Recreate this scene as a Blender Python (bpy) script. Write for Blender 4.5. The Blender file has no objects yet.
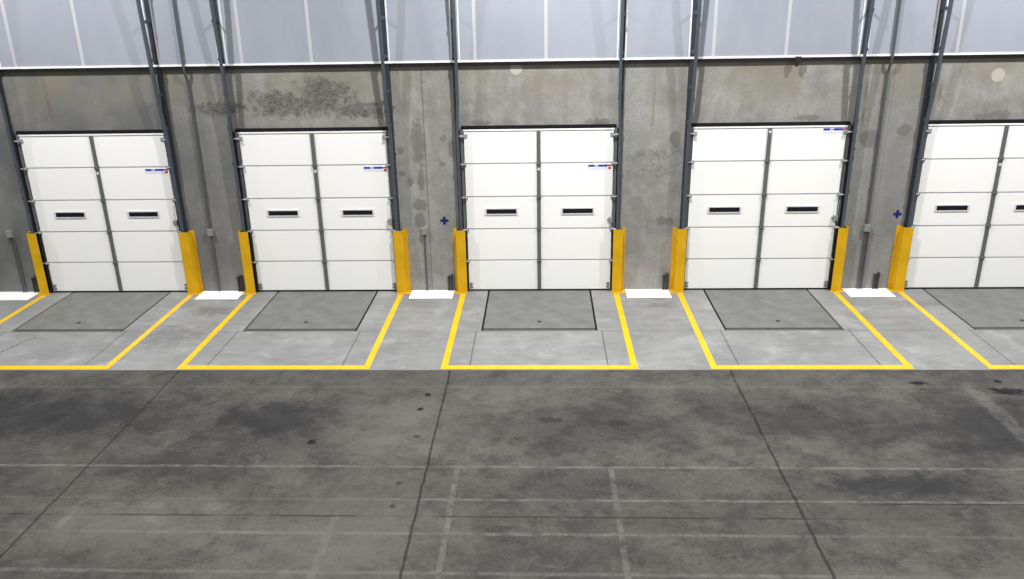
import bpy, bmesh, math
from mathutils import Matrix, Vector

C = bpy.context.scene.collection
SC = bpy.context.scene
S = 4.064            # door spacing
H = 3.05             # door height
WALL_Y = 0.045       # face of the concrete
INS_Y = -0.04        # face of the insulated upper wall
LEDGE = 4.215
ORD = ['first', 'second', 'third', 'fourth', 'fifth']
CX = [(i - 2) * S for i in range(5)]
CX[0] += .022

# ------------------------------------------------------------------ materials
class NT:
    """small helper to write node maths"""
    def __init__(s, name):
        s.m = bpy.data.materials.new(name); s.m.use_nodes = True
        s.t = s.m.node_tree; s.t.nodes.clear()
        s.out = s.t.nodes.new('ShaderNodeOutputMaterial')
        s.b = s.t.nodes.new('ShaderNodeBsdfPrincipled')
        s.t.links.new(s.b.outputs[0], s.out.inputs[0])
        tc = s.t.nodes.new('ShaderNodeTexCoord'); s.co = tc.outputs['Object']
        sp = s.t.nodes.new('ShaderNodeSeparateXYZ'); s.t.links.new(s.co, sp.inputs[0])
        s.x, s.y, s.z = sp.outputs
    def put(s, sock, v):
        if hasattr(v, 'node'): s.t.links.new(v, sock)
        else: sock.default_value = v
    def math(s, op, a, b=0.0, c=None, clamp=False):
        n = s.t.nodes.new('ShaderNodeMath'); n.operation = op; n.use_clamp = clamp
        s.put(n.inputs[0], a); s.put(n.inputs[1], b)
        if c is not None: s.put(n.inputs[2], c)
        return n.outputs[0]
    def ramp(s, v, a, b, lo=0.0, hi=1.0):
        n = s.t.nodes.new('ShaderNodeMapRange'); n.interpolation_type = 'SMOOTHSTEP'
        s.put(n.inputs['Value'], v)
        n.inputs['From Min'].default_value = a; n.inputs['From Max'].default_value = b
        n.inputs['To Min'].default_value = lo; n.inputs['To Max'].default_value = hi
        return n.outputs[0]
    def noise(s, scale, detail=4, rough=0.55, stretch=(1, 1, 1), dist=0.0, off=(0, 0, 0)):
        mp = s.t.nodes.new('ShaderNodeMapping'); s.t.links.new(s.co, mp.inputs[0])
        mp.inputs['Scale'].default_value = stretch; mp.inputs['Location'].default_value = off
        n = s.t.nodes.new('ShaderNodeTexNoise'); s.t.links.new(mp.outputs[0], n.inputs['Vector'])
        n.inputs['Scale'].default_value = scale; n.inputs['Detail'].default_value = detail
        n.inputs['Roughness'].default_value = rough; n.inputs['Distortion'].default_value = dist
        return n.outputs['Fac']
    def mix(s, f, a, b, mode='MIX'):
        n = s.t.nodes.new('ShaderNodeMix'); n.data_type = 'RGBA'; n.blend_type = mode
        s.put(n.inputs['Factor'], f)
        s.put(n.inputs['A'] if False else n.inputs[6], a if hasattr(a, 'node') else (*a, 1))
        s.put(n.inputs[7], b if hasattr(b, 'node') else (*b, 1))
        return n.outputs[2]
    def blob(s, u, v, cu, cv, ru, rv, wob=None, amp=0.6, soft=0.5):
        """ellipse mask with a noise-warped edge"""
        a = s.math('DIVIDE', s.math('SUBTRACT', u, cu), ru); b = s.math('DIVIDE', s.math('SUBTRACT', v, cv), rv)
        d = s.math('SQRT', s.math('ADD', s.math('MULTIPLY', a, a), s.math('MULTIPLY', b, b)))
        if wob is not None: d = s.math('ADD', d, s.math('MULTIPLY', s.math('SUBTRACT', wob, 0.5), amp * 2))
        return s.ramp(d, 1 - soft, 1 + soft * 0.4, 1, 0)
    def line(s, u, c, w, soft=0.4):
        d = s.math('ABSOLUTE', s.math('SUBTRACT', u, c))
        return s.ramp(d, w / 2 * (1 - soft), w / 2 * (1 + soft), 1, 0)
    def span(s, u, a, b, soft=0.02):
        return s.math('MULTIPLY', s.ramp(u, a - soft, a + soft), s.ramp(u, b - soft, b + soft, 1, 0))
    def mul(s, *v):
        r = v[0]
        for k in v[1:]: r = s.math('MULTIPLY', r, k)
        return r
    def mx(s, *v):
        r = v[0]
        for k in v[1:]: r = s.math('MAXIMUM', r, k)
        return r
    def bump(s, h, strength=0.1, dist=0.01):
        n = s.t.nodes.new('ShaderNodeBump'); n.inputs['Strength'].default_value = strength
        n.inputs['Distance'].default_value = dist
        s.put(n.inputs['Height'], h); s.t.links.new(n.outputs[0], s.b.inputs['Normal'])
    def done(s, col, rough=0.6, metal=0.0, spec=0.5):
        s.put(s.b.inputs['Base Color'], col if hasattr(col, 'node') else (*col, 1))
        s.put(s.b.inputs['Roughness'], rough); s.b.inputs['Metallic'].default_value = metal
        s.b.inputs['Specular IOR Level'].default_value = spec
        return s.m

def plain(name, col, rough=0.5, metal=0.0, var=0.06, scale=6.0, spec=0.5, bump=0.0):
    n = NT(name); f = n.noise(scale, 4)
    a = tuple(c * (1 - var) for c in col); b = tuple(min(1, c * (1 + var)) for c in col)
    if bump: n.bump(n.noise(scale * 20, 3), bump)
    return n.done(n.mix(f, a, b), rough, metal, spec)

def concrete_wall():
    n = NT('tilt up concrete'); x, z = n.x, n.z
    big = n.noise(0.8, 5, 0.6); mid = n.noise(3.5, 6, 0.65, off=(5, 0, 2)); fine = n.noise(28, 4, 0.7)
    streak = n.noise(2.2, 4, 0.6, stretch=(1.6, 1, 0.16), off=(3, 0, 1))
    c = n.mix(n.ramp(big, .3, .7), (.235, .235, .226), (.325, .318, .296))
    c = n.mix(n.mul(n.ramp(streak, .42, .68), .55), c, (.200, .196, .186))
    c = n.mix(n.mul(n.ramp(mid, .45, .68), .6), c, (.36, .352, .325))
    c = n.mix(n.mul(n.ramp(fine, .46, .74), .45), c, (.15, .147, .14))
    c = n.mix(n.mul(n.ramp(n.noise(14, 6, .75, off=(6, 0, 6)), .50, .68), .35), c, (.17, .168, .165))
    c = n.mix(n.mul(n.ramp(n.noise(1.3, 5, .65, off=(20, 0, 3)), .5, .66), .5), c, (.165, .165, .165))
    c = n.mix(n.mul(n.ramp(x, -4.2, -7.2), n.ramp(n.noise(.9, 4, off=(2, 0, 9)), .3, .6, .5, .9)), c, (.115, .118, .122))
    c = n.mix(n.mul(n.span(x, 5.7, 6.6, .3), .45), c, (.19, .192, .195))
    # warmer, browner tone of the pours above the doors
    c = n.mix(n.mul(n.ramp(z, 3.0, 4.2), n.ramp(n.noise(1.1, 3, off=(9, 0, 4)), .35, .65), .75), c, (.208, .193, .145))
    w1 = n.noise(7, 7, 0.75, dist=0.4); w2 = n.noise(9, 7, 0.75, off=(2, 0, 7), dist=1.6, stretch=(.8, 1, 1.3))
    # scribbly dark stain above the second door
    st = n.mx(n.blob(x, z, -4.55, 3.55, .55, .24, w1, 1.82), n.blob(x, z, -3.80, 3.66, .55, .32, w1, 1.56),
              n.blob(x, z, -3.15, 3.42, .62, .15, w1, 1.56), n.blob(x, z, -5.7, 3.47, .5, .13, w1, 1.82))
    c = n.mix(n.mul(st, n.ramp(w2, .38, .60), .95), c, (.048, .047, .048))
    c = n.mix(n.mul(st, .50), c, (.125, .118, .106))
    # blotches on the pier between the second and third doors, and elsewhere
    bl = n.mx(n.blob(x, z, -2.17, 2.82, 0.13, 0.44, w1, 1.1, .3), n.blob(x, z, -2.15, 2.14, 0.07, 0.20, w1, 1.1, .3), n.blob(x, z, -2.20, 1.68, 0.13, 0.12, w1, 1.1, .3), n.blob(x, z, -2.21, 1.35, 0.11, 0.18, w1, 1.1, .3), n.blob(x, z, -2.49, 2.26, 0.07, 0.06, w1, 1.1, .3), n.blob(x, z, -2.34, 2.11, 0.06, 0.08, w1, 1.1, .3), n.blob(x, z, -1.71, 2.90, 0.06, 0.06, w1, 1.1, .3), n.blob(x, z, -1.58, 2.72, 0.07, 0.18, w1, 1.1, .3), n.blob(x, z, -1.75, 2.43, 0.07, 0.04, w1, 1.1, .3), n.blob(x, z, -2.50, 2.68, 0.07, 0.08, w1, 1.1, .3),
              n.blob(x, z, 2.42, 2.85, .10, .16, w1, 1.04, .3),
              n.blob(x, z, 5.83, 2.80, .20, .16, w1, 0.65, .2), n.blob(x, z, 6.42, 2.95, .13, .10, w1, 1.04, .3),
              n.blob(x, z, 2.30, 1.33, .17, .09, w1, 1.56, .3), n.blob(x, z, 4.7, 3.19, .22, .06, w1, 1.56, .3),
              n.blob(x, z, 7.9, 3.18, .35, .10, w1, 1.56, .3), n.blob(x, z, -1.05, 3.16, .18, .06, w1, 1.56, .3),
              n.blob(x, z, 1.1, 3.16, .25, .06, w1, 1.56, .3))
    c = n.mix(n.mul(bl, .55), c, (.115, .105, .088))
    sc = n.mx(n.blob(x, z, 2.0, 2.28, .45, .13, w1, 2.08), n.blob(x, z, 2.1, 2.55, .4, .12, w1, 2.08),
              n.blob(x, z, 6.0, 1.0, .35, .18, w1, 2.34))
    c = n.mix(n.mul(sc, n.ramp(w2, .4, .62), .6), c, (.13, .13, .135))
    # rust runs
    ru = n.mx(n.mul(n.line(x, 2.02, .05), n.span(z, 2.95, 4.0, .3), .28), n.mul(n.line(x, 2.005, .03), n.span(z, 2.98, 3.22, .04), .8),
              n.mul(n.line(x, 5.66, .05), n.span(z, 3.1, 3.75, .12), .6), n.mul(n.line(x, 6.92, .06), n.span(z, 3.4, 3.8, .12), .5),
              n.mul(n.line(x, -8.8, .07), n.span(z, 3.3, 4.0, .2), .45), n.mul(n.line(x, -1.06, .12), n.span(z, 3.3, 4.0, .2), .25))
    c = n.mix(n.math('MULTIPLY', ru, n.ramp(mid, .25, .6), clamp=True), c, (.15, .085, .04))
    # panel joint
    jt = n.mx(n.line(x, -2.045, .022), n.mul(n.line(x, 6.11, .016), .6))
    c = n.mix(n.mul(jt, .6), c, (.09, .09, .088))
    n.bump(n.math('ADD', mid, n.math('MULTIPLY', fine, .5)), .12, .01)
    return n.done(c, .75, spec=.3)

def apron_mat():
    n = NT('apron concrete'); x, y = n.x, n.y
    big = n.noise(.9, 5, .6, off=(1, 2, 0)); mid = n.noise(4, 6, .65, stretch=(.6, 1.5, 1)); fine = n.noise(30, 4, .7)
    c = n.mix(n.ramp(big, .3, .7), (.182, .183, .180), (.246, .247, .244))
    c = n.mix(n.mul(n.ramp(mid, .46, .74), .55), c, (.150, .149, .146))
    c = n.mix(n.mul(n.ramp(n.noise(2.3, 5, .6, off=(8, 3, 0)), .5, .72), .55), c, (.335, .34, .342))
    c = n.mix(n.mul(n.ramp(fine, .52, .8), .25), c, (.15, .15, .15))
    ls = []
    front = n.span(y, -3.44, -1.93, .01)
    for cx in CX:
        ls += [n.mul(n.line(x, cx - 1.055, .022), front), n.mul(n.line(x, cx + 1.045, .022), front)]
    ls.append(n.mul(n.line(y, -1.97, .03), .55))
    c = n.mix(n.mul(n.mx(*ls), .75), c, (.06, .06, .06))
    w = n.noise(6, 5, .7)
    crack = n.mul(n.line(n.math('ADD', n.math('ADD', x, n.math('MULTIPLY', y, -0.30)), n.math('MULTIPLY', w, .25)), -7.75, .05), n.span(y, -3.4, -2.1, .1))
    c = n.mix(n.mul(crack, .6), c, (.07, .06, .05))
    d = n.mx(n.blob(x, y, 7.0, -.75, .5, .2, w, 2.2, .8), n.blob(x, y, 2.2, -.8, .3, .12, w, 2, .8), n.blob(x, y, -5.8, -1.0, .5, .25, w, 2.2, .8), n.blob(x, y, -6.2, -2.1, .5, .45, w, 2.5, .8))
    c = n.mix(n.mul(d, .45), c, (.085, .083, .08))
    n.bump(fine, .06, .005)
    return n.done(c, n.ramp(mid, .3, .7, .5, .68), spec=.4)

def floor_mat():
    n = NT('worn slab concrete'); x, y = n.x, n.y
    big = n.noise(.45, 5, .6, off=(3, 1, 0), stretch=(.7, 1.2, 1)); mid = n.noise(2.2, 8, .75, stretch=(.95, 1.1, 1)); fine = n.noise(20, 6, .85)
    swirl = n.noise(4.5, 8, .78, stretch=(.7, 1.2, 1), dist=1.2); patch = n.noise(1.1, 4, .6, off=(11, 5, 0), dist=.5)
    c = n.mix(n.ramp(big, .35, .65), (.064, .061, .056), (.104, .098, .087))
    c = n.mix(n.mul(n.ramp(mid, .44, .62), .7), c, (.040, .039, .038))
    c = n.mix(n.mul(n.ramp(swirl, .50, .64), .45), c, (.125, .120, .110))
    c = n.mix(n.mul(n.ramp(patch, .52, .64), .30), c, (.115, .110, .100))
    c = n.mix(n.mul(n.ramp(fine, .47, .66), .55), c, (.028, .028, .027))
    c = n.mix(n.mul(n.ramp(n.noise(55, 4, .75), .58, .74), .5), c, (.15, .146, .138))
    w = n.noise(1.5, 6, .7, off=(4, 4, 0)); w2 = n.noise(3.5, 6, .75, off=(1, 8, 0))
    dark = n.mx(n.blob(x, y, -7.2, -4.85, 2.6, .8, w, 1.5, .8), n.blob(x, y, -3.45, -4.9, 1.0, .75, w, 1.6, .8), n.mul(n.blob(x, y, -4.6, -6.1, 1.0, .35, w, 1.5, .8), .7),
                n.mul(n.blob(x, y, .6, -5.2, 1.6, .75, w, 1.6, .8), .6), n.mul(n.blob(x, y, 3.6, -5.0, 2.0, .7, w, 1.6, .8), .75), n.mul(n.blob(x, y, .3, -6.5, 1.2, .5, w2, 1.6, .8), .5),
                n.mul(n.blob(x, y, 6.2, -5.2, 1.7, 1.2, w, 1.6, .8), .9), n.mul(n.blob(x, y, 4.2, -6.45, 1.1, .30, w2, 1.6, .7), .9), n.mul(n.blob(x, y, -9, -5.6, 1.5, .5, w2, 1.6, .8), .6))
    c = n.mix(n.mul(dark, .78), c, (.020, .020, .024))
    lite = n.mx(n.blob(x, y, -1.9, -5.0, .8, 1.2, w, 1.5, .9), n.blob(x, y, -2.0, -7.4, 1.3, 1.2, w2, 1.4, .8), n.blob(x, y, -4.2, -7.3, 1.8, .5, w2, 1.4, .8), n.mul(n.blob(x, y, -.6, -4.2, 1.0, .4, w2, 1.4, .8), .8))
    c = n.mix(n.mul(lite, .42), c, (.150, .143, .130))
    s1 = n.noise(9, 4, .7)
    spots = n.mx(n.blob(x, y, -1.57, -4.25, .055, .055, s1, .6), n.blob(x, y, -1.62, -4.67, .05, .05, s1, .8), n.blob(x, y, -2.89, -5.53, .07, .07, s1, 1.0),
                 n.blob(x, y, 5.40, -3.88, .16, .06, s1, 1.4), n.blob(x, y, 6.55, -4.13, .28, .13, s1, 1.6), n.blob(x, y, 6.9, -4.3, .1, .08, s1, 1.2), n.blob(x, y, 6.55, -3.84, .06, .06, s1, .8),
                 n.mul(n.blob(x, y, .16, -4.98, .16, .09, s1, 1.2), .6), n.mul(n.blob(x, y, 1.04, -5.05, .15, .10, s1, 1.2), .5),
                 n.mul(n.blob(x, y, -1.56, -5.40, .05, .04), .7), n.mul(n.blob(x, y, -1.62, -6.45, .05, .04), .6), n.mul(n.blob(x, y, -1.61, -6.90, .04, .04), .7))
    c = n.mix(n.mul(spots, .9), c, (.008, .008, .009))
    # ghosts of old line paint, worn through in places
    br = n.ramp(n.noise(4.5, 7, .8, off=(7, 2, 0)), .34, .62); wob = n.math('MULTIPLY', n.math('SUBTRACT', n.noise(3, 4, off=(2, 2, 0)), .5), .05)
    yy = n.math('ADD', y, wob); xx = n.math('ADD', x, wob)
    g = n.mx(n.mul(n.line(yy, -6.10, .045), .95), n.mul(n.line(yy, -6.77, .042), n.ramp(x, -2.6, -1.7, .30, .95)), n.mul(n.line(yy, -7.375, .045), n.ramp(n.math('ABSOLUTE', n.math('ADD', x, 1.0)), 2.6, 4.4, .9, .35)),
             n.mul(n.line(yy, -7.99, .048), n.ramp(x, 3.0, 4.2, .8, .3)), n.mul(n.line(yy, -4.01, .035), .5),
             n.mul(n.line(xx, -.97, .062), n.ramp(y, -6.15, -6.09, .85, 0)), n.mul(n.line(xx, .865, .062), n.ramp(y, -6.15, -6.09, .85, 0)),
             n.mul(n.line(xx, -2.21, .08), n.ramp(y, -7.05, -6.95, .55, 0)), n.mul(n.line(xx, -5.16, .09), n.span(y, -7.35, -6.8, .08), .8), n.mul(n.span(x, -4.45, -4.2, .05), n.span(y, -6.98, -6.85, .03), .6), n.mul(n.span(x, -4.3, -4.05, .05), n.span(y, -7.3, -7.1, .04), .6), n.mul(n.span(x, -3.72, -3.45, .05), n.span(y, -7.0, -6.85, .03), .6),
             n.mul(n.line(xx, 6.08, .22), n.span(y, -6.0, -3.95, .2), .6))
    c = n.mix(n.mul(g, br, .52), c, (.205, .198, .185))
    lw = n.math('ADD', x, n.math('MULTIPLY', n.math('SUBTRACT', n.noise(5, 4), .5), .05))
    j = n.mx(n.line(lw, -5.48, .024), n.line(lw, -1.335, .03), n.mul(n.line(lw, 2.84, .036), n.ramp(n.noise(2.5, 4), .3, .55, .5, 1)), n.mul(n.line(lw, 7.0, .02), .5), n.line(lw, -9.65, .03),
             n.mul(n.line(n.math('ADD', y, n.math('MULTIPLY', n.noise(5, 4), .02)), -7.07, .028), n.ramp(n.noise(.9, 3, off=(3, 3, 0)), .42, .55, .2, .85), n.ramp(x, 2.6, 3.6, 1, .25)), n.mul(n.line(n.math('ADD', y, n.math('MULTIPLY', n.noise(6, 5), .03)), -6.79, .03), n.span(x, 3.5, 6.2, .4), .75))
    c = n.mix(n.mul(j, .72), c, (.014, .014, .013))
    n.bump(n.math('ADD', fine, mid), .10, .006)
    return n.done(c, n.ramp(mid, .3, .7, .62, .8), spec=.10)

def insul_mat():
    n = NT('white faced insulation'); z = n.z
    q = n.noise(1.2, 4, .6, stretch=(1, 1, .5)); f = n.noise(40, 3, .6)
    c = n.mix(n.ramp(q, .3, .7), (.285, .305, .360), (.318, .338, .393))
    n.bump(n.math('ADD', q, n.math('MULTIPLY', f, .1)), .25, .03)
    return n.done(c, .55, spec=.3)

def steel_plate_mat():
    n = NT('grey leveler steel'); mid = n.noise(3, 5, .65); f = n.noise(30, 4, .7)
    c = n.mix(n.ramp(mid, .3, .7), (.132, .135, .128), (.182, .185, .176))
    c = n.mix(n.mul(n.ramp(f, .5, .8), .3), c, (.10, .102, .10))
    c = n.mix(n.mul(n.ramp(n.noise(5, 5, .7, stretch=(.5, 2, 1), off=(3, 6, 0)), .55, .75), .35), c, (.29, .293, .285))
    n.bump(f, .1, .004)
    return n.done(c, .6, .15, spec=.4)

def yellow_paint(name, base):
    n = NT(name); w = n.noise(14, 5, .75)
    c = n.mix(n.ramp(n.noise(3, 4), .3, .7), base, tuple(v * .86 for v in base))
    c = n.mix(n.mul(n.ramp(w, .62, .75), .45), c, tuple(v * .45 for v in base))
    return n.done(c, .5, spec=.4)

M = dict(
    wall=concrete_wall(), apron=apron_mat(), floor=floor_mat(), insul=insul_mat(), plate=steel_plate_mat(),
    flash=plain('white flashing', (.86, .86, .87), .35, 0, .03), tape=plain('white seam tape', (.47, .475, .50), .5, 0, .03),
    edge_tape=plain('bright edge tape', (.74, .745, .77), .45, 0, .03),
    door=plain('white door enamel', (.88, .88, .87), .45, 0, .012, 2.0, spec=.3), joint=plain('grey joint seal', (.42, .42, .44), .6),
    stile=plain('dark grey door stile', (.105, .115, .115), .5, 0, .08), steel=plain('blue grey galvanised track', (.085, .103, .122), .45, .35, .15, 9),
    hinge=plain('worn dark hinge steel', (.065, .066, .064), .6, .2, .3, 14), ledge=plain('ledge shade dark', (.075, .074, .072), .6, .2, .1), angle=plain('dark blue grey wall angle', (.032, .039, .049), .5, .3, .15, 9), jamb=plain('dark jamb strip', (.125, .132, .135), .6, 0, .1), rubber=plain('black rubber', (.008, .008, .010), .7, spec=.2), zinc=plain('zinc roller', (.48, .50, .53), .4, .5),
    frame=plain('window frame grey', (.62, .62, .65), .5), glass=plain('dark door glass', (.010, .011, .013), .12, 0, .02, spec=.4),
    yguard=yellow_paint('yellow guard paint', (.66, .375, .003)), yline=yellow_paint('yellow floor paint', (.77, .455, .004)),
    white=plain('white floor paint', (.90, .90, .89), .5, 0, .02), conduit=plain('grey conduit', (.10, .11, .115), .45, .3, .1), box=plain('grey junction box', (.24, .245, .24), .5, .1),
    blue=plain('blue paint', (.006, .010, .13), .5), blue_ink=plain('blue ink', (.015, .02, .36), .5), red=plain('red ink', (.50, .045, .02), .5),
    pale=plain('pale sticker', (.72, .76, .86), .5), green=plain('grey green ink', (.45, .52, .48), .5), plug=plain('pale grout', (.40, .385, .33), .8, 0, .08),
    black=plain('black plastic', (.012, .012, .012), .5), pit=plain('dark pit', (.03, .03, .03), .9), iron=plain('dark iron pipe', (.035, .037, .040), .5, .2),
)

# ------------------------------------------------------------------ mesh helpers
def box(bm, x0, x1, y0, y1, z0, z1):
    v = [bm.verts.new(p) for p in ((x0, y0, z0), (x1, y0, z0), (x1, y1, z0), (x0, y1, z0), (x0, y0, z1), (x1, y0, z1), (x1, y1, z1), (x0, y1, z1))]
    for f in ((3, 2, 1, 0), (4, 5, 6, 7), (0, 1, 5, 4), (1, 2, 6, 5), (2, 3, 7, 6), (3, 0, 4, 7)): bm.faces.new([v[i] for i in f])
def prism(bm, prof, z0, z1, f=None):
    """extrude an xy profile between z0 and z1"""
    a = [bm.verts.new((x, y, z0)) for x, y in prof]; b = [bm.verts.new((x, y, z1)) for x, y in prof]
    n = len(prof)
    bm.faces.new(a[::-1]); bm.faces.new(b)
    for i in range(n): bm.faces.new((a[i], a[(i + 1) % n], b[(i + 1) % n], b[i]))
def sweep(bm, prof, path):
    """profile (dx,dy) carried along points (x,y,z), z rising"""
    rings = [[bm.verts.new((px + x, py + y, pz)) for x, y in prof] for px, py, pz in path]
    n = len(prof)
    for r0, r1 in zip(rings, rings[1:]):
        for i in range(n): bm.faces.new((r0[i], r0[(i + 1) % n], r1[(i + 1) % n], r1[i]))
    bm.faces.new(rings[0][::-1]); bm.faces.new(rings[-1])
def cyl(bm, p, q, r, n=12):
    p, q = Vector(p), Vector(q); d = q - p
    mat = Matrix.Translation((p + q) / 2) @ d.to_track_quat('Z', 'Y').to_matrix().to_4x4()
    bmesh.ops.create_cone(bm, cap_ends=True, segments=n, radius1=r, radius2=r, depth=d.length, matrix=mat)
def tube(bm, pts, r, n=10):
    pts = [Vector(p) for p in pts]; rings = []
    for i, p in enumerate(pts):
        t = (pts[min(i + 1, len(pts) - 1)] - pts[max(i - 1, 0)]).normalized()
        a = t.orthogonal().normalized() if i == 0 else (a - t * a.dot(t)).normalized()
        b = t.cross(a)
        rings.append([bm.verts.new(p + r * (math.cos(k * 2 * math.pi / n) * a + math.sin(k * 2 * math.pi / n) * b)) for k in range(n)])
    for r0, r1 in zip(rings, rings[1:]):
        for i in range(n): bm.faces.new((r0[i], r0[(i + 1) % n], r1[(i + 1) % n], r1[i]))
    bm.faces.new(rings[0][::-1]); bm.faces.new(rings[-1])
def obj(name, bm, mat, parent=None, bevel=0.0):
    bmesh.ops.recalc_face_normals(bm, faces=bm.faces)
    if bevel:
        bmesh.ops.bevel(bm, geom=[e for e in bm.edges if len(e.link_faces) == 2 and e.calc_face_angle(0) > .6], offset=bevel, segments=2, affect='EDGES', profile=.5)
    me = bpy.data.meshes.new(name); bm.to_mesh(me); bm.free()
    me.materials.append(mat)
    o = bpy.data.objects.new(name, me); C.objects.link(o)
    if parent: o.parent = parent
    return o
def bx(name, dims, mat, parent=None, bevel=0.0):
    bm = bmesh.new(); box(bm, *dims); return obj(name, bm, mat, parent, bevel)
def thing(name, label, cat, loc=(0, 0, 0), group=None):
    o = bpy.data.objects.new(name, None); C.objects.link(o); o.location = loc; o.empty_display_size = .2
    return tag(o, label, cat, group)
def tag(o, label, cat, group=None):
    o['label'] = label; o['category'] = cat; o['kind'] = 'thing'
    if group: o['group'] = group
    return o
def struct(o, label=None, cat=None):
    o['kind'] = 'structure'
    if label: o['label'] = label; o['category'] = cat
    return o
def dup(root, loc, label):
    r = root.copy(); C.objects.link(r); r.location = loc; r['label'] = label
    for ch in list(root.children):
        c = ch.copy(); C.objects.link(c); c.parent = r
        for g in list(ch.children):
            d = g.copy(); C.objects.link(d); d.parent = c
    return r

# ------------------------------------------------------------------ the setting
XL, XR = -18.0, 18.0
AP = -3.455
PLW, PL0, PL1 = .944, .02, -1.935     # leveler plate
GAP = .034
bm = bmesh.new()
def apron_box(x0, x1, y0, y1): box(bm, x0, x1, y0, y1, -.5, 0)
apron_box(XL, XR, AP, PL1 - .012)
edges = [XL] + [v for c in CX for v in (c - PLW - GAP, c + PLW + GAP)] + [XR]
for k in range(0, len(edges), 2): apron_box(edges[k], edges[k + 1], PL1 - .012, WALL_Y + .3)
struct(obj('floor', bm, M['apron']), 'pale grey concrete apron with saw cut joints in front of the dock doors', 'floor')
struct(bx('floor', (XL, XR, -24, AP, -.5, -.001), M['floor']), 'dark worn warehouse slab with ghost lines and cracked joints', 'floor')
bm = bmesh.new()
box(bm, XL, XR, -2.0, .3, -.7, -.5)
struct(obj('floor', bm, M['pit']), 'dark pit bottom under the leveler plates', 'floor')
struct(bx('wall_back', (XL, XR, WALL_Y, .35, -.5, LEDGE + .2), M['wall']), 'stained grey tilt-up concrete wall around the dock doors', 'wall')
up = struct(bx('wall_upper', (XL, XR, INS_Y, .30, LEDGE + .2001, 11.0), M['insul']), 'white faced insulated upper wall with taped seams', 'wall')
bx('wall_panel', (XL, XR, INS_Y, WALL_Y - .001, LEDGE + .012, LEDGE + .2001), M['insul'], up)
fl = bmesh.new()
box(fl, XL, XR, INS_Y - .014, WALL_Y - .002, LEDGE, LEDGE + .011); box(fl, XL, XR, INS_Y - .014, INS_Y - .004, LEDGE + .011, LEDGE + .035)
struct(obj('trim_1', fl, M['flash']), 'white metal flashing ledge under the insulated upper wall', 'trim')
struct(bx('trim_7', (XL, XR, .012, WALL_Y - .001, LEDGE - .064, LEDGE - .001), M['ledge']), 'dark strip added to deepen the shade under the flashing ledge', 'trim')  # dark strip added to deepen the shadow the ledge casts on the concrete
for i, cx in enumerate(CX):
    for dx in (-1.085, .135):
        bx('seam_tape', (cx + dx - .028, cx + dx + .028, INS_Y - .002, INS_Y, LEDGE + .036, 10.9), M['tape'], up)
    for s in (-1, 1):
        for a, w in ((1.355, .022), (1.492, .026)):
            x = cx + s * a
            bx('edge_tape', (x - w / 2, x + w / 2, INS_Y - .004, INS_Y, LEDGE + .036, 10.9), M['edge_tape'], up)
# black head seal over each door
for i, cx in enumerate(CX):
    t = struct(bx('trim_%d' % (i + 2), (cx - 1.378, cx + 1.378, -.004, WALL_Y - .001, H + .006, H + .068), M['rubber'], None, .004), 'black rubber head seal above the %s dock door from the left' % ORD[i], 'seal')

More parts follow.
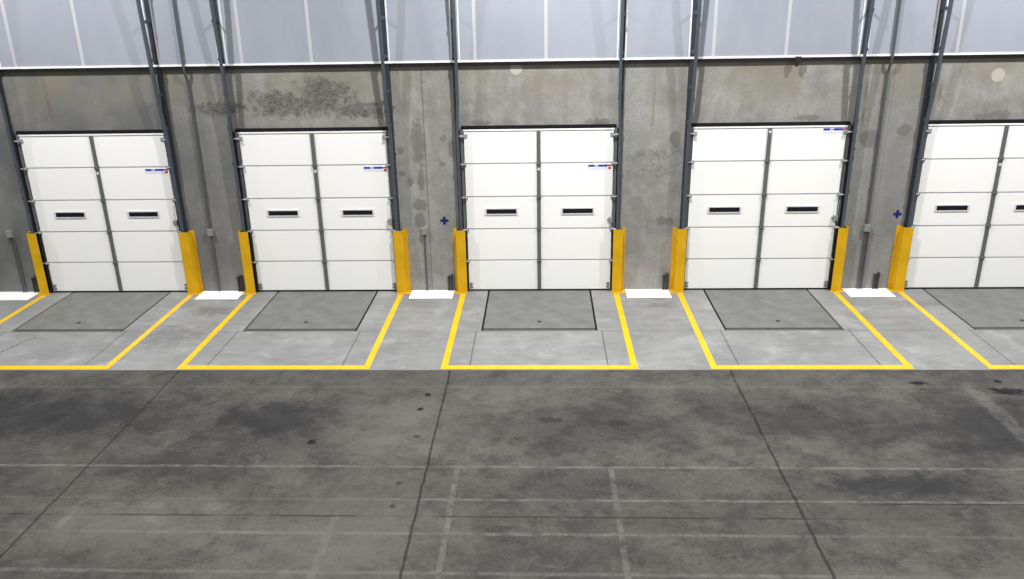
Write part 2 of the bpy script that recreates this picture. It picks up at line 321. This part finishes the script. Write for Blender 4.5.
# ------------------------------------------------------------------ sectional doors
DOOR_LABEL = [
    'white sectional dock door, leftmost of the five in the row',
    'white sectional dock door under the big dark scribbly wall stain, second from the left',
    'white sectional dock door in the middle of the row of five',
    'white sectional dock door with its blue sticker on the topmost section, fourth from the left',
    'white sectional dock door cut off by the right edge of the photo',
]
def make_door():
    t = thing('door', DOOR_LABEL[0], 'door', (CX[0], 0, 0), 'white dock doors along the wall')
    W2 = 1.333; hs = H / 5
    D0, D1 = 0.0, WALL_Y - .003
    bx('door_backing', (-W2, W2, .006, D1, .012, H), M['joint'], t)
    for k in range(5):
        z0 = .03 + k * hs if k == 0 else k * hs + .013; z1 = (k + 1) * hs - .013
        if k == 4: z1 -= .022
        bm = bmesh.new(); box(bm, -W2, W2, D0, .0065, z0, z1)
        obj('door_section', bm, M['door'], t, .002)
    bx('top_rail', (-W2 - .01, W2 + .01, -.012, .014, H - .024, H + .004), M['door'], t, .003)
    bx('bottom_seal', (-W2, W2, -.004, .02, .001, .03), M['rubber'], t)
    bm = bmesh.new()
    prism(bm, [(-.035, .001), (-.035, -.022), (.035, -.022), (.035, .001)], .03, H - .03)
    obj('center_stile', bm, M['stile'], t, .003)
    for k in range(1, 5):
        bm = bmesh.new(); box(bm, -.04, .04, -.032, -.001, k * hs - .04, k * hs + .035); cyl(bm, (-.042, -.034, k * hs), (.042, -.034, k * hs), .009)
        obj('hinge', bm, M['stile'], t)
    bx('stile_clip', (-.022, .022, -.031, -.0215, 2.315, 2.36), M['frame'], t, .002)
    for cx in (-.69, .71):
        w, h, zc, fr = .275, .044, 1.553, .024
        bm = bmesh.new()
        for d in ((cx - w - fr, cx + w + fr, zc + h, zc + h + fr * .8), (cx - w - fr, cx + w + fr, zc - h - fr * .8, zc - h), (cx - w - fr, cx - w, zc - h, zc + h), (cx + w, cx + w + fr, zc - h, zc + h)):
            box(bm, d[0], d[1], -.014, .001, d[2], d[3])
        f = obj('window_frame', bm, M['frame'], t)
        bx('pane', (cx - w, cx + w, -.005, .0005, zc - h, zc + h), M['glass'], f)
    # rollers at the ends of each section joint
    for s in (-1, 1):
        for z in (hs, 2 * hs, 3 * hs, 4 * hs):
            bm = bmesh.new(); box(bm, s * 1.30, s * 1.345, -.022, 0, z - .03, z + .03); cyl(bm, (s * 1.33, -.055, z), (s * 1.404, -.055, z), .012); box(bm, s * 1.322, s * 1.345, -.067, -.02, z - .015, z + .015)
            obj('roller_hinge', bm, M['zinc'], t)
        bm = bmesh.new(); box(bm, s * 1.27, s * 1.335, -.016, 0, 2.915, 2.98); cyl(bm, (s * 1.31, -.055, 2.945), (s * 1.404, -.055, 2.945), .016); box(bm, s * 1.31, s * 1.335, -.070, -.014, 2.925, 2.97)
        obj('top_bracket', bm, M['zinc'], t)
        bm = bmesh.new(); box(bm, s * 1.26, s * 1.30, -.010, 0, .06, .10); box(bm, s * 1.26, s * 1.30, -.010, 0, .13, .16); box(bm, s * 1.285, s * 1.32, -.008, 0, .05, .17)
        obj('corner_bracket', bm, M['box'], t)
    bm = bmesh.new(); box(bm, 1.275, 1.345, -.07, 0, 1.34, 1.44); box(bm, 1.25, 1.30, -.03, 0, 1.37, 1.41)
    o = obj('latch_box', bm, M['box'], t, .004)
    bm = bmesh.new(); tube(bm, [(1.325, -.06, 1.44), (1.33, -.065, 1.58), (1.335, -.06, 1.72)], .006, 6)
    obj('pull_cord', bm, M['zinc'], o)
    # maker's sticker: a pale strip with blue, green and red marks
    st = bx('sticker', (.89, 1.305, -.002, 0, -.055, .035), M['pale'], t); st.location.z = 2.375
    bx('blue_mark', (.89, 1.005, -.004, -.002, -.005, .030), M['blue_ink'], st)
    bx('green_mark', (1.012, 1.06, -.004, -.002, -.005, .030), M['green'], st)
    bx('blue_mark', (1.068, 1.235, -.004, -.002, -.005, .030), M['blue_ink'], st)
    bx('red_mark', (1.24, 1.305, -.004, -.002, .002, .030), M['red'], st)
    bx('red_mark', (1.25, 1.30, -.004, -.002, -.05, -.012), M['red'], st)
    return t
door0 = make_door()
for i in range(1, 5):
    d = dup(door0, (CX[i], 0, 0), DOOR_LABEL[i])
    if i == 3:
        for ch in d.children:
            if ch.name.startswith('sticker'): ch.location.z = 2.975; ch.location.x = .035; ch.location.y = -.001
            if ch.name.startswith('stile_clip'): ch.location.z = .62

# ------------------------------------------------------------------ lift tracks
def stand(z):
    pts = [(-1, .068), (0, .068), (3.0, .100), (5.2, .25), (7.6, .40)]
    for (a, u), (b, v) in zip(pts, pts[1:]):
        if z <= b: return u + (v - u) * (z - a) / (b - a)
ZT = 7.6
def inset(z): return .035 * min(1, max(0, (z - 3.0) / .7))
def make_track(s):
    side = 'left' if s < 0 else 'right'
    t = thing('door_track', '', 'door track', (CX[0], 0, 0), 'dark steel lift tracks beside the dock doors')
    e = lambda pts: [(s * x, y) for x, y in pts]
    bm = bmesh.new()
    prism(bm, e([(1.392, -.052), (1.475, -.052), (1.475, -.045), (1.392, -.045)]), LEDGE - .05, ZT)
    prism(bm, e([(1.412, -.052), (1.478, -.052), (1.478, WALL_Y - .001), (1.471, WALL_Y - .001), (1.471, -.045), (1.412, -.045)]), .005, LEDGE - .005)
    obj('wall_angle', bm, M['angle'], t)
    bm = bmesh.new()
    prof = e([(1.408, .0), (1.462, .0), (1.462, .052), (1.422, .052), (1.422, .047), (1.456, .047), (1.456, .006), (1.408, .006)])
    sweep(bm, prof, [(-s * inset(z), -stand(z) - .02, z) for z in (.005, 1, 2, 3.0, 3.6, 4.2, 4.7, 5.2, 6.2, ZT)])
    obj('guide_channel', bm, M['steel'], t)
    bm = bmesh.new(); prism(bm, e([(1.347, -.006), (1.394, -.006), (1.394, WALL_Y - .001), (1.347, WALL_Y - .001)]), .005, H + .01)
    obj('jamb_strip', bm, M['jamb'], t)
    bm = bmesh.new(); prism(bm, e([(1.343, -.062), (1.362, -.062), (1.362, -.006), (1.343, -.006)]), .006, 1.22)
    obj('lower_strip', bm, M['rubber'], t)  # plain black strip along the gap between guard and door
    bm = bmesh.new(); prism(bm, e([(1.395, -.043), (1.411, -.043), (1.411, WALL_Y - .001), (1.395, WALL_Y - .001)]), .005, H + .01)
    obj('brush_seal', bm, M['rubber'], t)
    for z in (1.9, 2.5, 3.15, 3.745, 4.335, 4.965, 5.6, 6.3, 7.0):
        y1 = -stand(z); d = inset(z)
        bm = bmesh.new()
        box(bm, *sorted((s * (1.463 - d), s * (1.469 - d))), y1 - .03, -.052, z - .028, z + .028)
        box(bm, *sorted((s * 1.42, s * 1.469)), -.058, -.052, z - .028, z + .028)
        box(bm, *sorted((s * (1.463 - d), s * (1.476 - d))), y1 - .022, y1 + .012, z - .018, z + .018)
        obj('track_bracket', bm, M['steel'], t)
    return t
TL = ['left-hand lift track of the leftmost dock door', 'right-hand lift track of the leftmost dock door', 'left-hand lift track of the second dock door, beside the dark wall stain', 'right-hand lift track of the second dock door, beside the blotchy pier',
      'left-hand lift track of the middle dock door', 'right-hand lift track of the middle dock door', 'left-hand lift track of the fourth dock door', 'right-hand lift track of the fourth dock door, beside a rust run',
      'left-hand lift track of the rightmost dock door', 'right-hand lift track of the rightmost dock door']
for k, s in enumerate((-1, 1)):
    t0 = make_track(s); t0['label'] = 'dark steel ' + TL[k]
    for i in range(1, 5):
        if i == 4 and s == 1: continue        # outside the frame
        dup(t0, (CX[i], 0, 0), 'dark steel ' + TL[i * 2 + k])

# ------------------------------------------------------------------ yellow track guards
def make_guard(s):
    t = thing('track_guard', '', 'track guard', (CX[0], 0, 0), 'yellow steel track guards beside the dock doors')
    e = lambda pts: [(s * x, y) for x, y in pts]
    w = WALL_Y - .001; yf = -.122
    bm = bmesh.new()
    prism(bm, e([(1.362, yf), (1.540, yf), (1.540, w - .008), (1.600, w - .008), (1.600, w), (1.532, w), (1.532, yf + .008), (1.362, yf + .008)]), .008, 1.225)
    obj('guard_plate', bm, M['yguard'], t, .0015)
    bx('base_plate', (min(s * 1.352, s * 1.612), max(s * 1.352, s * 1.612), yf - .036, w, .0005, .008), M['yguard'], t)
    for z in (.25, .65, 1.05):
        bm = bmesh.new(); cyl(bm, (s * 1.567, w - .008, z), (s * 1.567, w - .020, z), .011, 6)
        obj('anchor_bolt', bm, M['yguard'], t)
    return t
GL = ['left of the leftmost dock door', 'right of the leftmost dock door', 'left of the second dock door', 'right of the second dock door', 'left of the middle dock door', 'right of the middle dock door',
      'left of the fourth dock door', 'right of the fourth dock door', 'left of the rightmost dock door', 'right of the rightmost dock door']
for k, s in enumerate((-1, 1)):
    g0 = make_guard(s); g0['label'] = 'yellow steel track guard standing ' + GL[k]
    for i in range(1, 5):
        if i == 4 and s == 1: continue
        dup(g0, (CX[i], 0, 0), 'yellow steel track guard standing ' + GL[i * 2 + k])

# ------------------------------------------------------------------ dock levelers
def make_leveler():
    t = thing('dock_leveler', '', 'dock leveler', (CX[0], 0, 0), 'grey dock leveler plates set in the apron')
    hy = PL1 + .085
    bm = bmesh.new()
    # deck with a round lifting hole
    box(bm, -PLW, PLW, hy + .008, PL0 - .02, -.02, -.001)
    o = obj('deck_plate', bm, M['plate'], t, .002)
    bm = bmesh.new(); cyl(bm, (0, -1.55, -.0011), (0, -1.55, .0025), .040, 20)
    obj('lifting_ring', bm, M['black'], o)
    bm = bmesh.new(); box(bm, -PLW, PLW, PL1, hy, -.02, -.006); 
    for k in range(9):
        x = -PLW + .105 + k * .2105
        cyl(bm, (x - .095, hy - .002, -.006), (x + .095, hy - .002, -.006), .010, 8)
    obj('hinge_strip', bm, M['hinge'], t)
    for s in (-1, 1): bx('side_seal', (min(s * (PLW + .002), s * (PLW + GAP)), max(s * (PLW + .002), s * (PLW + GAP)), PL1, PL0 - .02, -.07, -.035), M['rubber'], t)
    return t
LL = ['leftmost', 'second', 'middle', 'fourth', 'rightmost']
lv = make_leveler(); lv['label'] = 'grey steel dock leveler plate in the floor before the leftmost dock door'
for i in range(1, 5): dup(lv, (CX[i], 0, 0), 'grey steel dock leveler plate in the floor before the %s dock door' % LL[i])

# ------------------------------------------------------------------ painted bay outlines and white floor patches
def make_outline(i):
    bm = bmesh.new(); a, b, y0, y1 = 1.488, 1.392, -.172, -3.423
    prof = [(-a, y0), (-a, y1), (a, y1), (a, y0), (b, y0), (b, y1 + .125), (-b, y1 + .125), (-b, y0)]
    prism(bm, prof, 0, .0015)
    o = obj('bay_outline', bm, M['yline'])
    o.location.x = CX[i]
    return tag(o, 'yellow painted line framing the floor bay of the %s dock door' % LL[i], 'floor line', 'yellow painted bay outlines on the apron')
for i in range(5): make_outline(i)
for i in range(5):
    x0 = CX[i] - 2.44; x1 = CX[i] - 1.622
    o = bx('floor_patch', (x0, x1, -.410, WALL_Y - .002, 0, .003), M['white'])
    tag(o, 'white painted floor patch against the wall ' + (['at the far left edge of the photo'] + ['between the %s and %s dock doors' % (LL[k - 1], LL[k]) for k in range(1, 5)])[i], 'floor patch', 'white floor patches between the dock doors')

# ------------------------------------------------------------------ conduits and stubs on the piers
def conduit(x, z0, z1, label, twin=0.0, boxz=1.185, high=False):
    t = thing('electrical_conduit', label, 'conduit', (x, WALL_Y, 0), 'conduits with switch boxes on the piers')
    y = -.03
    zs = [(0, y, .002), (0, y, boxz - .05)]
    bm = bmesh.new(); tube(bm, zs, .016); obj('conduit_pipe', bm, M['conduit'], t)
    if twin:
        bm = bmesh.new(); tube(bm, [(twin, y, .002), (twin, y, boxz - .07), (twin * .35, y, boxz - .03)], .015); obj('conduit_pipe', bm, M['conduit'], t)
    if high:
        bm = bmesh.new(); yi = INS_Y - WALL_Y - .035
        tube(bm, [(0, y, boxz + .05), (0, y, LEDGE - .30), (0, y - .012, LEDGE - .24), (0, yi + .012, LEDGE - .08), (0, yi, LEDGE - .02), (0, yi, 7.6)], .023)
        obj('conduit_pipe', bm, M['conduit'], t)
        for z in (1.9, 2.7, 3.5):
            bm = bmesh.new(); box(bm, -.035, .035, -.052, -.001, z - .012, z + .012); obj('strap', bm, M['conduit'], t, .003)
    b = bx('junction_box', (-.05, .05, -.075, -.001, boxz - .065, boxz + .065), M['box'], t, .005)
    bx('cover_plate', (-.043, .043, -.079, -.075, boxz - .058, boxz + .058), M['box'], b)
    return t
conduit(-10.06, 0, 1.2, 'grey switch box with two conduits at the far left edge of the wall', .055)
conduit(-6.185, 0, 7.6, 'tall conduit with a small box between the leftmost and second dock doors', 0, 1.19, True)
conduit(-2.140, 0, 1.2, 'grey switch box with a short conduit on the blotchy pier beside the wall joint', 0, 1.185)
conduit(5.975, 0, 7.6, 'tall conduit with a pale box between the fourth and rightmost dock doors', .060, 1.19, True)
PN = ['leftmost', 'second', 'middle', 'fourth', 'rightmost']
for i, cx in enumerate(CX):
    x0 = cx - (1.72 if i < 4 else 1.87)
    for k, (dx, h) in enumerate(((0, .29), (.062, .32))):
        bm = bmesh.new(); cyl(bm, (0, 0, .003), (0, 0, h), .021, 14); cyl(bm, (0, 0, h - .03), (0, 0, h + .005), .027, 14)
        o = obj('pipe_stub', bm, M['iron']); o.location = (x0 + dx, WALL_Y - .032, 0)
        tag(o, ('short' if k == 0 else 'slightly taller') + ' dark pipe stub at the wall foot left of the %s dock door guard' % PN[i], 'pipe stub', 'dark pipe stubs at the foot of the wall')

# ------------------------------------------------------------------ marks and small fixings on the wall
def plus(x, z, label):
    bm = bmesh.new(); a, b = .075, .026
    pts = [(-b, -a), (b, -a), (b, -b), (a, -b), (a, b), (b, b), (b, a), (-b, a), (-b, b), (-a, b), (-a, -b), (-b, -b)]
    f = bm.faces.new([bm.verts.new((p[0], 0, p[1])) for p in pts])
    r = bmesh.ops.extrude_face_region(bm, geom=[f])
    for v in r['geom']:
        if isinstance(v, bmesh.types.BMVert): v.co.y -= .002
    o = obj('plus_mark', bm, M['blue']); o.location = (x, WALL_Y - .0005, z)
    tag(o, label, 'wall mark', 'dark blue plus marks on the piers')
plus(-1.758, 1.375, 'dark blue plus mark left of the middle dock door')
plus(6.508, 1.435, 'dark blue plus mark left of the rightmost dock door')
def disc(x, z, r, label):
    bm = bmesh.new(); cyl(bm, (0, 0, 0), (0, -.004, 0), r, 32)
    o = obj('grout_plug', bm, M['plug']); o.location = (x, WALL_Y, z)
    tag(o, label, 'wall patch', 'pale round grout patches on the wall')
disc(-.384, 4.085, .105, 'pale round grout patch above the middle dock door, under the ledge')
disc(7.846, 3.864, .115, 'pale round grout patch above the rightmost dock door')
t = thing('ledge_clamp', 'small black clamp hanging from the ledge above the fourth dock door', 'clamp', (4.41, INS_Y, LEDGE))
bm = bmesh.new(); box(bm, -.05, .05, -.045, -.015, -.085, .016); obj('clamp_body', bm, M['black'], t, .004)
bm = bmesh.new(); cyl(bm, (-.015, -.022, -.084), (-.015, -.022, -.15), .028, 10); obj('clamp_screw', bm, M['black'], t)
for x, z, m, lab in ((-2.595, 2.63, 'black', 'black bolt head beside the right track of the second dock door'), (5.60, 2.66, 'zinc', 'shiny bolt head beside the right track of the fourth dock door')):
    bm = bmesh.new(); cyl(bm, (0, 0, 0), (0, -.02, 0), .024, 6); cyl(bm, (0, -.02, 0), (0, -.034, 0), .012, 10)
    o = obj('anchor_bolt', bm, M[m]); o.location = (x, WALL_Y, z); tag(o, lab, 'bolt')

# ------------------------------------------------------------------ light: rows of high bay lamps
def lamp(x, y, z, e, size=.55, col=(1, .998, .985)):
    l = bpy.data.lights.new('high_bay_lamp', 'AREA'); l.shape = 'DISK'; l.size = size; l.energy = e; l.color = col
    o = bpy.data.objects.new('high_bay_lamp', l); C.objects.link(o); o.location = (x, y, z)
    return o
for x, e in ((-16.8, .55), (-8.2, .75), (.4, 1.0), (8.2, .88), (16.8, .7)):
    lamp(x, -3.6, 9.2, e * 900, .28)
    lamp(x, -11.5, 9.6, e * 250, .6)
    lamp(x, -20, 9.6, e * 390, .6)
wd = bpy.data.worlds.new('hall ambience'); SC.world = wd; wd.use_nodes = True
bg = wd.node_tree.nodes['Background']; bg.inputs[0].default_value = (.93, .96, 1.0, 1); bg.inputs[1].default_value = .04

# ------------------------------------------------------------------ camera
f, X, Y, Z, p, yw, r = 805.93, .0562, -14.4046, 5.3019, math.radians(20.1148), math.radians(2.2986), math.radians(-1.0309)
cp, sp = math.cos(p), math.sin(p)
Rz = Matrix.Rotation(yw, 3, 'Z')
F = Rz @ Vector((0, cp, -sp)); U = Rz @ Vector((0, sp, cp)); R = Rz @ Vector((1, 0, 0))
R2 = math.cos(r) * R + math.sin(r) * U; U2 = -math.sin(r) * R + math.cos(r) * U
cam = bpy.data.cameras.new('camera'); cam.sensor_width = 36; cam.lens = f / 1024 * 36; cam.clip_end = 200
co = bpy.data.objects.new('camera', cam); C.objects.link(co)
m = Matrix((R2, U2, -F)).transposed().to_4x4(); m.translation = Vector((X, Y, Z)); co.matrix_world = m
SC.camera = co
SC.view_settings.view_transform = 'Standard'; SC.view_settings.look = 'None'
SC.view_settings.gamma = 1; SC.view_settings.use_curve_mapping = False
SC.view_settings.exposure = 0.0
